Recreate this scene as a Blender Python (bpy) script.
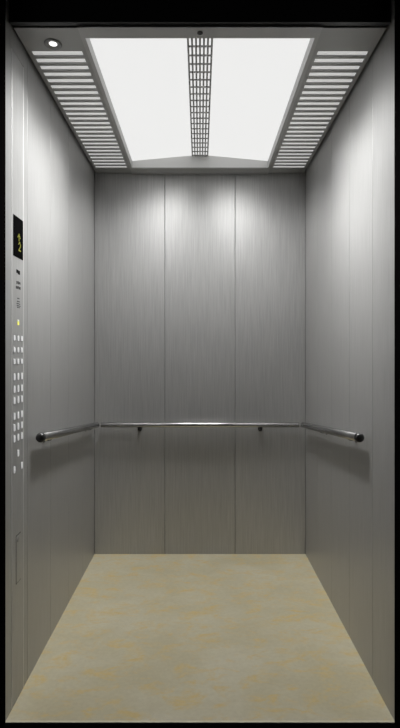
import bpy, bmesh, math, random
from mathutils import Vector, Matrix
random.seed(7)
S = bpy.context.scene
for o in list(bpy.data.objects): bpy.data.objects.remove(o, do_unlink=True)
C = S.collection

# ------------------------------------------------ camera, world, lights, exposure
F = 494.5                       # focal length in pixels of the 400x728 frame
EYE = 1.22
cam = bpy.data.objects.new('camera', bpy.data.cameras.new('camera')); C.objects.link(cam)
cam.location = (0, 0, EYE); cam.rotation_euler = (math.pi/2, 0, 0)
cam.data.sensor_fit = 'VERTICAL'; cam.data.sensor_height = 36; cam.data.lens = F/728*36
cam.data.shift_y = -8/728; cam.data.clip_start = 0.02
S.camera = cam
w = bpy.data.worlds.new('world'); S.world = w; w.use_nodes = True
w.node_tree.nodes['Background'].inputs[0].default_value = (0.012, 0.012, 0.012, 1)
w.node_tree.nodes['Background'].inputs[1].default_value = 1.0
S.view_settings.view_transform = 'Standard'; S.view_settings.look = 'None'
S.view_settings.exposure = 0.0; S.view_settings.gamma = 1.0; S.view_settings.use_curve_mapping = False
PANEL_EMIT = 0.82
ADDED_LAMP_W = 1.02
# lamps added under each luminous panel to brighten the walls: y from, y to, watts, lean to the back, tilt to the side wall, spread
ADDED_LAMPS = ((1.77, 2.02, 2.3, 0, 32, 90), (1.77, 2.02, 4.6, 0, 26, 84), (2.10, 2.35, 2.75, 0, 38, 76), (2.10, 2.35, .95, 25, 22, 90),
               (2.45, 2.80, 1.7, 24, 22, 90), (2.43, 2.78, 1.9, 29, 0, 91))
MET = 0.45
FLOOR_K = 2.3
STEEL_C = 0.42
STEEL_R = 0.42
DOWN_W = 1.5

HW = 0.65; Y0 = 1.647; Y1 = 3.047; ZC = 2.3476; ZTOP = 2.52; ZF = 2.343

# ------------------------------------------------ materials
def mat(name, base=(.5,.5,.5), rough=.5, metal=0, emit=None, es=0, spec=.5):
    m = bpy.data.materials.new(name); m.use_nodes = True
    b = m.node_tree.nodes['Principled BSDF']
    b.inputs['Base Color'].default_value = (*base, 1); b.inputs['Roughness'].default_value = rough
    b.inputs['Metallic'].default_value = metal
    b.inputs['Specular IOR Level'].default_value = spec
    if emit:
        b.inputs['Emission Color'].default_value = (*emit, 1); b.inputs['Emission Strength'].default_value = es
    return m
def brushed(name, base, rough, var=.12, scale=(260, 260, 5.0), aniso=.5, bump=.06, metal=1.0):
    m = mat(name, base, rough, metal); nt = m.node_tree; N = nt.nodes; L = nt.links; b = N['Principled BSDF']
    tc = N.new('ShaderNodeTexCoord'); mp = N.new('ShaderNodeMapping'); mp.inputs['Scale'].default_value = scale
    L.new(tc.outputs['Object'], mp.inputs[0])
    n = N.new('ShaderNodeTexNoise'); n.inputs['Scale'].default_value = 1; n.inputs['Detail'].default_value = 3; n.inputs['Roughness'].default_value = .6
    L.new(mp.outputs[0], n.inputs['Vector'])
    cr = N.new('ShaderNodeMapRange'); cr.inputs[1].default_value = .3; cr.inputs[2].default_value = .7
    cr.inputs[3].default_value = 1-var; cr.inputs[4].default_value = 1+var
    L.new(n.outputs[0], cr.inputs[0])
    mx = N.new('ShaderNodeVectorMath'); mx.operation = 'SCALE'; mx.inputs[0].default_value = base
    L.new(cr.outputs[0], mx.inputs['Scale']); L.new(mx.outputs[0], b.inputs['Base Color'])
    rr = N.new('ShaderNodeMapRange'); rr.inputs[1].default_value = .3; rr.inputs[2].default_value = .7
    rr.inputs[3].default_value = rough-.05; rr.inputs[4].default_value = rough+.05
    L.new(n.outputs[0], rr.inputs[0]); L.new(rr.outputs[0], b.inputs['Roughness'])
    bp = N.new('ShaderNodeBump'); bp.inputs['Strength'].default_value = bump; bp.inputs['Distance'].default_value = .001
    L.new(n.outputs[0], bp.inputs['Height']); L.new(bp.outputs[0], b.inputs['Normal'])
    return m
STEEL = brushed('brushed_steel', (STEEL_C,STEEL_C*.996,STEEL_C*.985), STEEL_R, metal=MET)
STEEL2 = brushed('brushed_steel_plate', (STEEL_C*1.03,STEEL_C*1.03,STEEL_C*1.015), STEEL_R, metal=MET)
SOFFIT = mat('grey_ceiling_metal', (.43,.43,.425), .55, .3)
FRAME = mat('light_frame_metal', (.50,.50,.495), .5, .3)
LOUVRE = mat('vent_slot_glow', (.75,.75,.745), .4, 0, (1,1,.99), .40)  # emission put into the vent slot strips to make them bright
DIFF = mat('luminous_diffuser', (.08,.08,.08), .6, 0, (1,1,.99), PANEL_EMIT)
GRID = mat('perforated_metal', (.42,.42,.42), .5, .4)
BLACK = mat('black_gloss', (.006,.006,.0065), .35)
JAMB = mat('black_door_frame', (.003,.0025,.0025), .9, spec=0)
CHROME = mat('polished_steel', (.42,.42,.42), .25, 1)
CAP = mat('dark_chrome_cap', (.07,.07,.07), .3, .9)
BTN = mat('satin_button_glow', (.85,.85,.86), .3, .2, (1,1,1), .22)  # faint emission in the button faces stands in for their glint
BTNR = mat('button_ring', (.42,.42,.42), .4, .8)
INK = mat('printed_ink', (.02,.02,.02), .8, spec=0)
SCREEN = mat('display_glass', (.004,.004,.004), .5, spec=0)
DOT = mat('display_dots', (.02,.02,.0), .5, 0, (.42,.42,.05), .75)
YEL = mat('yellow_lamp', (.6,.6,.1), .4, 0, (.9,.85,.15), .7)
LENS = mat('downlight_lens', (.9,.9,.9), .4, 0, (1,1,.98), 1.1)
RING = mat('downlight_ring', (.28,.28,.28), .35, .6)
ENDB = mat('light_end_board', (.75,.75,.74), .5)
JOINT = mat('panel_joint', (.22,.22,.215), .6)
EDGE = mat('polished_edge', (.68,.68,.67), .4, .2)
DARK = mat('dark_gap', (.02,.02,.02), .8)
ALU = mat('aluminium_sill', (.85,.80,.62), .4, .2)

def floor_mat():
    m = mat('cream_marble_vinyl', (.4,.4,.3), .38); nt = m.node_tree; N = nt.nodes; L = nt.links; b = N['Principled BSDF']
    tc = N.new('ShaderNodeTexCoord')
    def noise(scale, vec, det, rough, dist=0):
        mp = N.new('ShaderNodeMapping'); mp.inputs['Scale'].default_value = vec; L.new(tc.outputs['Object'], mp.inputs[0])
        n = N.new('ShaderNodeTexNoise'); n.inputs['Scale'].default_value = scale; n.inputs['Detail'].default_value = det
        n.inputs['Roughness'].default_value = rough; n.inputs['Distortion'].default_value = dist
        L.new(mp.outputs[0], n.inputs['Vector']); return n.outputs[0]
    def ramp(src, a, c, p, q):
        r = N.new('ShaderNodeValToRGB'); r.color_ramp.elements[0].position = p; r.color_ramp.elements[1].position = q
        r.color_ramp.elements[0].color = (*a,1); r.color_ramp.elements[1].color = (*c,1); L.new(src, r.inputs[0]); return r.outputs[0]
    def mix(t, a, c, f=None):
        x = N.new('ShaderNodeMix'); x.data_type = 'RGBA'; x.blend_type = t
        if isinstance(f, float): x.inputs[0].default_value = f
        else: L.new(f, x.inputs[0])
        L.new(a, x.inputs[6])
        if isinstance(c, tuple): x.inputs[7].default_value = (*c,1)
        else: L.new(c, x.inputs[7])
        return x.outputs[2]
    base = ramp(noise(3.2, (1,1.3,1), 5, .6, .6), (.258,.234,.160), (.288,.268,.202), .38, .65)
    patch = ramp(noise(9.5, (1,1.9,1), 7, .66, .5), (0,0,0), (.95,.95,.95), .49, .66)
    gold = mix('MIX', base, (.300,.235,.105), patch)
    mott = ramp(noise(55, (1,1.2,1), 4, .7), (.95*FLOOR_K,.945*FLOOR_K,.93*FLOOR_K), (1.03*FLOOR_K,)*3, .35, .65)
    col = mix('MULTIPLY', gold, mott, 1.0)
    L.new(col, b.inputs['Base Color'])
    return m
FLOOR = floor_mat()

# ------------------------------------------------ helpers
def box(bm, x0, x1, y0, y1, z0, z1):
    v = [bm.verts.new(p) for p in ((x0,y0,z0),(x1,y0,z0),(x1,y1,z0),(x0,y1,z0),(x0,y0,z1),(x1,y0,z1),(x1,y1,z1),(x0,y1,z1))]
    for f in ((0,3,2,1),(4,5,6,7),(0,1,5,4),(1,2,6,5),(2,3,7,6),(3,0,4,7)): bm.faces.new([v[i] for i in f])
def obj(name, bm, m, parent=None, bevel=0, smooth=False, loc=None):
    me = bpy.data.meshes.new(name); bmesh.ops.recalc_face_normals(bm, faces=bm.faces); bm.to_mesh(me); bm.free()
    if smooth:
        for p in me.polygons: p.use_smooth = True
    me.materials.append(m)
    o = bpy.data.objects.new(name, me); C.objects.link(o)
    if parent: o.parent = parent; o.matrix_parent_inverse = Matrix.Translation(-parent.location)
    if loc: o.location = loc
    if bevel:
        b = o.modifiers.new('bevel', 'BEVEL'); b.width = bevel; b.segments = 2; b.limit_method = 'ANGLE'
    return o
def bx(name, m, x0, x1, y0, y1, z0, z1, parent=None, bevel=0):
    bm = bmesh.new(); box(bm, x0, x1, y0, y1, z0, z1); return obj(name, bm, m, parent, bevel)
def struct(o): o['kind'] = 'structure'; return o
def thing(name, label, cat, loc, group=None):
    o = bpy.data.objects.new(name, None); o.location = loc; o.empty_display_size = .05; C.objects.link(o)
    o['label'] = label; o['category'] = cat
    if group: o['group'] = group
    return o
def lathe(bm, origin, axis, prof, n=24):
    """prof: (radius, height) pairs along axis."""
    axis = Vector(axis).normalized(); q = axis.to_track_quat('Z', 'Y'); rings = []
    for r, h in prof:
        if r < 1e-6: rings.append([bm.verts.new(Vector(origin) + q @ Vector((0,0,h)))])
        else: rings.append([bm.verts.new(Vector(origin) + q @ Vector((r*math.cos(a), r*math.sin(a), h))) for a in [2*math.pi*i/n for i in range(n)]])
    for A, B in zip(rings, rings[1:]):
        for i in range(n):
            j = (i+1) % n
            if len(A) == 1 and len(B) == 1: continue
            if len(A) == 1: bm.faces.new((A[0], B[i], B[j]))
            elif len(B) == 1: bm.faces.new((A[i], A[j], B[0]))
            else: bm.faces.new((A[i], A[j], B[j], B[i]))

# ------------------------------------------------ the shell
struct(bx('floor', FLOOR, -HW, HW, Y0+.007, Y1, -.03, 0))
struct(bx('trim_1', ALU, -HW, HW, Y0-.001, Y0+.007, -.03, .0004))
struct(bx('trim_2', JAMB, -.80, .80, 1.45, Y0-.002, -.06, -.002))
struct(bx('ceiling', DARK, -.70, .70, 1.60, 3.10, ZTOP, ZTOP+.03))
PD = .015
wl = struct(bx('wall_left', JOINT, -HW-.05, -HW-PD, Y0, Y1+.05, -.03, ZTOP))
wr = struct(bx('wall_right', JOINT, HW+PD, HW+.05, Y0, Y1+.05, -.03, ZTOP))
wb = struct(bx('wall_back', JOINT, -HW-PD, HW+PD, Y1+PD, Y1+.05, -.03, ZTOP))
seams = [1.8625, 2.152, 2.444, 2.738]
def wall_panels(sgn, parent, first):
    e = [first] + seams + [Y1]
    for a, b in zip(e, e[1:]):
        x0, x1 = sorted((sgn*HW, sgn*(HW+PD)))
        bx('wall_panel', STEEL, x0, x1, a+.0008, b-.0008, .0, ZTOP-.002, parent, .0012)
wall_panels(1, wr, Y0)
# left: narrow return strip at the entrance, then the control column, then the panels
bx('wall_panel', STEEL, -HW-PD, -HW, Y0, 1.7043, 0, ZTOP-.002, wl, .0012)
bx('wall_panel', STEEL, -HW-PD, -HW, 1.7045, 1.8225, 2.286, ZTOP-.002, wl, .0012)
bx('wall_panel', STEEL, -HW-PD, -HW, 1.8227, 1.8615, 0, ZTOP-.002, wl, .0012)
e = seams + [Y1]
for a, b in zip(e, e[1:]): bx('wall_panel', STEEL, -HW-PD, -HW, a+.0008, b-.0008, 0, ZTOP-.002, wl, .0012)
for a, b in ((-HW, -.2165), (-.2165, .2165), (.2165, HW)):
    bx('wall_panel', STEEL, a+.0012, b-.0012, Y1, Y1+PD, 0, ZTOP-.002, wb, .0015)
struct(bx('trim_3', JAMB, -.80, -.647, 1.45, Y0-.002, -.002, 2.60))
struct(bx('trim_4', JAMB, .647, .80, 1.45, Y0-.002, -.002, 2.60))
struct(bx('trim_5', BLACK, -.646, .646, 1.672, 1.6895, 2.349, ZTOP-.002))

# ------------------------------------------------ ceiling soffits with vent slots
def soffit(s, label):
    t = thing('ceiling_soffit', label, 'ceiling panel', (s*.53, 2.37, ZC), 'slotted side panels of the dropped ceiling')
    xi, xo, si, so = .42, .640, .437, .624
    a, b = 1.70, 3.042; T = .004
    n = 25; ya, yb, hw = 1.844, 2.951, .0138
    ys = [ya+(yb-ya)*k/(n-1) for k in range(n)]
    bm = bmesh.new()
    X = lambda p, q: sorted((s*p, s*q))
    box(bm, *X(xi, si), a, b, ZC, ZC+T); box(bm, *X(so, xo), a, b, ZC, ZC+T)
    edges = [a] + [v for y in ys for v in (y-hw, y+hw)] + [b]
    hole = None
    for i in range(0, len(edges), 2): box(bm, *X(si, so), edges[i], edges[i+1], ZC, ZC+T)
    obj('soffit_plate', bm, SOFFIT, t)
    bm = bmesh.new()                       # sides of the soffit tray above the plate
    box(bm, *X(xo-.003, xo), a, b, ZC+T, ZC+.06); box(bm, *X(xi, xi+.003), a, b, ZC+T, ZC+.06)
    box(bm, *X(xi, xo), b-.003, b, ZC+T, ZC+.06); box(bm, *X(xi, xo), a, a+.003, ZC+T, ZC+.06)
    obj('soffit_tray', bm, SOFFIT, t)
    for y in ys:                           # a strip in each vent slot, its brightness added as glow
        bm = bmesh.new(); box(bm, *X(si-.002, so+.002), y-hw-.002, y+hw+.002, ZC+T+.0005, ZC+T+.004)
        obj('vent_slot_glow', bm, LOUVRE, t)
    return t
soffit(-1, 'grey slotted ceiling strip along the left wall, with the round downlight at its front end')
soffit(1, 'grey slotted ceiling strip along the right wall, without any downlight')

# ------------------------------------------------ central luminous ceiling light
cl = thing('ceiling_light', 'large white luminous ceiling light in a grey frame with a slotted centre strip', 'ceiling light', (0, 2.36, ZF))
yo0, yo1, xo, xf = 1.748, 2.954, .405, .4195
bm = bmesh.new()
box(bm, -xf, xf, 1.690, yo0, ZF, ZF+.045); box(bm, -xf, xf, yo1, 3.043, ZF, ZF+.004)
box(bm, -xf, -xo, yo0, yo1, ZF, ZF+.045); box(bm, xo, xf, yo0, yo1, ZF, ZF+.045)
obj('light_frame', bm, FRAME, cl)
bm = bmesh.new()                            # gabled end board
P = [(-xf, ZF+.004), (xf, ZF+.004), (xf, 2.392), (.05, 2.4185), (-.05, 2.4185), (-xf, 2.392)]
A = [bm.verts.new((x, yo1, z)) for x, z in P]; B = [bm.verts.new((x, yo1+.02, z)) for x, z in P]
bm.faces.new(A); bm.faces.new(B[::-1])
for i in range(len(P)): j = (i+1) % len(P); bm.faces.new((A[i], A[j], B[j], B[i]))
obj('end_board', bm, ENDB, cl)
bx('back_lip', FRAME, -xf, xf, 3.030, 3.0425, ZF-.006, ZF, cl)
for s in (-1, 1):
    bm = bmesh.new(); za, zb = 2.385, 2.418
    for (p, q) in (((s*xo, za), (s*.047, zb)),):
        v = [bm.verts.new(c) for c in ((p[0], yo0-.002, p[1]), (q[0], yo0-.002, q[1]), (q[0], yo1, q[1]), (p[0], yo1, p[1]))]
        u = [bm.verts.new(x.co+Vector((0,0,.004))) for x in v]
        bm.faces.new(v); bm.faces.new(u[::-1])
        for i in range(4): j = (i+1) % 4; bm.faces.new((v[i], v[j], u[j], u[i]))
    obj('diffuser_panel', bm, DIFF, cl)
    for (ya, yb, share, tx, tilt, spread) in ADDED_LAMPS:  # added lamps below the diffuser, narrow spread keeps them unseen
        ld = bpy.data.lights.new('added_lamp', 'AREA'); ld.shape = 'RECTANGLE'; ld.size = .24; ld.size_y = yb-ya
        ld.energy = ADDED_LAMP_W*share; ld.spread = math.radians(spread); ld.color = (1, .998, .99)
        lo = bpy.data.objects.new('added_lamp', ld); C.objects.link(lo); lo.parent = cl
        lo.matrix_parent_inverse = Matrix.Translation(-cl.location)
        lo.location = (s*.21, (ya+yb)/2, 2.383); lo.rotation_euler = (math.radians(tx), -s*math.radians(tilt), 0)
bm = bmesh.new()                            # perforated centre strip
zs = 2.4165; hs = .0485; cols = 6; pitch = 2*hs/(cols+.35)
for i in range(cols+1):
    x = -hs+.003+i*(2*hs-.006)/cols; box(bm, x-.0038, x+.0038, yo0, yo1, zs-.003, zs)
y = 1.908-.0577*2
while y < yo1: 
    box(bm, -hs, hs, y-.0048, y+.0048, zs-.0028, zs-.0003); y += .0577
obj('slotted_strip', bm, GRID, cl)
bx('strip_diffuser', DIFF, -hs, hs, yo0, yo1, zs+.006, zs+.009, cl)
bm = bmesh.new(); lathe(bm, (0, 1.718, ZF), (0,0,-1), [(0,.0),(.010,.0),(.010,.002),(.008,.003),(0,.003)], 20)
obj('frame_catch', bm, CAP, cl, smooth=False)

# ------------------------------------------------ downlight in the left soffit
dl = thing('downlight', 'small round downlight at the front end of the left ceiling strip', 'downlight', (-.531, 1.787, ZC))
bm = bmesh.new(); lathe(bm, (-.531, 1.787, ZC), (0,0,-1), [(.022,0),(.031,0),(.032,.002),(.030,.004),(.024,.005),(.020,.0025),(.015,.0005),(.015,0)], 32)
obj('trim_ring', bm, RING, dl, smooth=True)
bm = bmesh.new(); lathe(bm, (-.531, 1.787, ZC), (0,0,-1), [(0,.0006),(.012,.0006),(.0142,.0004),(.0145,0),(0,0)], 28)
obj('lens', bm, LENS, dl, smooth=True)
ld = bpy.data.lights.new('downlight_beam', 'SPOT'); ld.energy = DOWN_W; ld.spot_size = math.radians(100); ld.spot_blend = .6; ld.shadow_soft_size = .0
lo = bpy.data.objects.new('downlight_beam', ld); C.objects.link(lo); lo.parent = dl
lo.matrix_parent_inverse = Matrix.Translation(-dl.location); lo.location = (-.531, 1.787, ZC-.006)

# ------------------------------------------------ handrails
def tube(bm, a, b, r, n=24, cap=True):
    a = Vector(a); b = Vector(b); L_ = (b-a).length
    lathe(bm, a, b-a, [(0,0),(r,0),(r,L_),(0,L_)] if cap else [(r,0),(r,L_)], n)
def rail(label, a, b, caps, studs, wall_dir, r, sr=.007):
    t = thing('handrail', label, 'handrail', ((a[0]+b[0])/2, (a[1]+b[1])/2, (a[2]+b[2])/2), 'handrails on the three walls')
    A, B = Vector(a), Vector(b); d = (B-A).normalized()
    bm = bmesh.new(); lathe(bm, A, d, [(0,0),(r*.9,0),(r,.002),(r,(B-A).length-.002),(r*.9,(B-A).length),(0,(B-A).length)], 32)
    o = obj('rail_bar', bm, CHROME, t, smooth=True)
    for k in caps:                           # domed cap with a collar
        p, dd = (A, -d) if k == 0 else (B, d)
        bm = bmesh.new(); R = r*1.10
        lathe(bm, p - dd*.012, dd, [(r*1.0,0),(R,.001),(R,.012)] + [(R*math.cos(q), .012+R*.75*math.sin(q)) for q in [math.pi/2*i/8 for i in range(1,8)]] + [(0,.012+R*.75)], 28)
        obj('end_cap', bm, CAP, t, smooth=True)
    wd = Vector(wall_dir)
    for f, gap in studs:
        p = A.lerp(B, f) + Vector((0,0,-r+.002))
        pts = [p, p+Vector((0,0,-.012)), p+Vector((0,0,-.018))+wd*.008, p+Vector((0,0,-.018))+wd*gap] if wd.y else [p+Vector((0,0,.004)), p+Vector((0,0,-.002))+wd*.010, p+Vector((0,0,-.002))+wd*gap]
        bm = bmesh.new()
        for u, v in zip(pts, pts[1:]): tube(bm, u, v, sr, 12)
        lathe(bm, pts[-1]-wd*.004, wd, [(0,0),(.014,0),(.014,.004),(0,.004)], 20)
        obj('bracket', bm, CAP, t)
    return t
zb = .803
rail('long polished steel handrail across the back wall', (-.598, 2.990, zb), (.598, 2.990, zb), [], [(.19, 0.057), (.81, 0.057)], (0,1,0), .0150)
rail('steel handrail on the left wall, beside the button column', (-.615, 1.908, .905), (-.615, 2.948, .809), [0], [(.14, .0345), (.86, .0345)], (-1,0,0), .0168)
rail('steel handrail on the plain right wall opposite the button column', (.615, 1.908, .905), (.615, 2.948, .809), [0], [(.14, .0345), (.60, .0345)], (1,0,0), .0168)

# ------------------------------------------------ control column on the left wall
XP = -HW+.0006
cp = thing('control_panel', 'tall brushed steel control column with black display and rows of buttons on the left wall', 'control panel', (XP, 1.7635, 0))
bx('faceplate', STEEL2, -HW-PD, XP, 1.7102, 1.8168, .002, 2.283, cp, .0012)
for y in (1.7073, 1.8197): bx('edge_trim', EDGE, -HW-PD, XP+.0002, y-.0028, y+.0028, .002, 2.283, cp, .0006)
def Z(y, d): return EYE-(y-356)*d/F
sc = bx('display_screen', SCREEN, XP-.002, XP+.0015, 1.7180, 1.8120, 1.570, 1.714, cp, .0006)
arrow = ['..#..', '.###.', '#.#.#', '..#..', '..#..']
two = ['.##.', '#..#', '...#', '..#.', '.#..', '####']
bm = bmesh.new()
def dots(rows, yc, ztop, px):
    wd = len(rows[0])
    for i, r in enumerate(rows):
        for j, c in enumerate(r):
            if c == '#':
                y = yc+(j-(wd-1)/2)*px; z = ztop-i*px
                box(bm, XP+.0010, XP+.0022, y-px*.40, y+px*.40, z-px*.40, z+px*.40)
dots(arrow, 1.770, 1.655, .0055); dots(two, 1.776, 1.626, .0056)
obj('lit_digits', bm, DOT, cp)
# black emblem and printed lines above the buttons
bm = bmesh.new(); yc = 1.766; zc = Z(272, yc)
for y, z, h, v in ((yc-.009, zc+.001, .009, .0060), (yc+.007, zc-.001, .010, .0070)): box(bm, XP-.0002, XP+.0006, y-h, y+h, z-v, z+v)
obj('emblem', bm, INK, cp)
def ink_line(zc, y0, y1, h, name='printed_line'):
    bm = bmesh.new(); y = y0
    while y < y1-.002:
        wch = random.choice((.004, .005, .006, .007)); 
        box(bm, XP-.0002, XP+.0004, y, min(y+wch, y1), zc-h/2*random.uniform(.6,1), zc+h/2*random.uniform(.6,1)); y += wch+.003
    obj(name, bm, INK, cp)
ink_line(Z(283, 1.77), 1.750, 1.790, .012); ink_line(Z(287.7, 1.765), 1.744, 1.788, .012)
for k, yy in enumerate((298.5, 301.5, 303.8, 305.8, 307.5)):
    ink_line(Z(yy, 1.767), (1.758, 1.756, 1.752, 1.752, 1.756)[k], (1.778, 1.786, 1.788, 1.788, 1.78)[k], .004)
bx('indicator_lamp', YEL, XP-.001, XP+.0015, 1.759, 1.772, Z(325,1.765), Z(321.3,1.765), cp)
bx('indicator_lens', BTN, XP-.001, XP+.0015, 1.759, 1.772, Z(321.3,1.765), Z(319.6,1.765), cp)
# buttons
def capsule(bm, x0, x1, yc, zc, hy, hz, n=20):
    ring = []
    for i in range(n):
        a = 2*math.pi*i/n; c, s_ = math.cos(a), math.sin(a)
        e = .6
        ring.append((yc+hy*math.copysign(abs(c)**e, c), zc+hz*math.copysign(abs(s_)**e, s_)))
    A = [bm.verts.new((x0, y, z)) for y, z in ring]; B = [bm.verts.new((x1, y, z)) for y, z in ring]
    bm.faces.new(A); bm.faces.new(B[::-1])
    for i in range(n): j = (i+1) % n; bm.faces.new((A[i], A[j], B[j], B[i]))
def make_button(hz):
    bm = bmesh.new(); capsule(bm, -.001, .0022, 0, 0, .0072, hz-.002); o = obj('button', bm, BTN, cp)
    bm = bmesh.new(); capsule(bm, -.001, .0008, 0, 0, .0105, hz+.001); r = obj('button_ring', bm, BTNR)
    r.parent = o
    return o, r
protos = {}
def put_button(y, z, hz):
    if hz not in protos:
        o, r = make_button(hz); protos[hz] = (o, r)
    else:
        p, q = protos[hz]; o = p.copy(); C.objects.link(o); r = q.copy(); C.objects.link(r); r.parent = o
    o.location = (XP, y, z)
rows = [(337.8, .0115), (349.7, .0115), (361.4, .0115), (376.8, .0145), (389.2, .0145), (400.6, .0145), (416.3, .0145), (427.8, .0145), (438.9, .0145)]
for yy, hz in rows:
    z = Z(yy, 1.728)
    for yb in (1.728, 1.764, 1.800): put_button(yb, z, hz)
put_button(1.764, Z(453.1, 1.764), .0145)
put_button(1.728, Z(469.8, 1.728), .0146); put_button(1.800, Z(469.8, 1.728), .0146)
# service door near the bottom
sd = bx('service_door', STEEL2, XP-.001, XP+.0012, 1.746, 1.790, .4155, .582, cp, .0004)
bm = bmesh.new()
for a, b, c, d in ((1.7445,1.7915,.582,.5845),(1.7445,1.7915,.4130,.4155),(1.790,1.7915,.4130,.5845),(1.7445,1.746,.4130,.5845)):
    box(bm, XP-.0005, XP+.0004, a, b, c, d)
obj('door_gap', bm, DARK, cp)
bm = bmesh.new(); lathe(bm, (XP+.0008, 1.764, .565), (1,0,0), [(0,0),(.009,0),(.009,.002),(.007,.003),(0,.003)], 20)
k = obj('door_lock', bm, BTNR, cp)
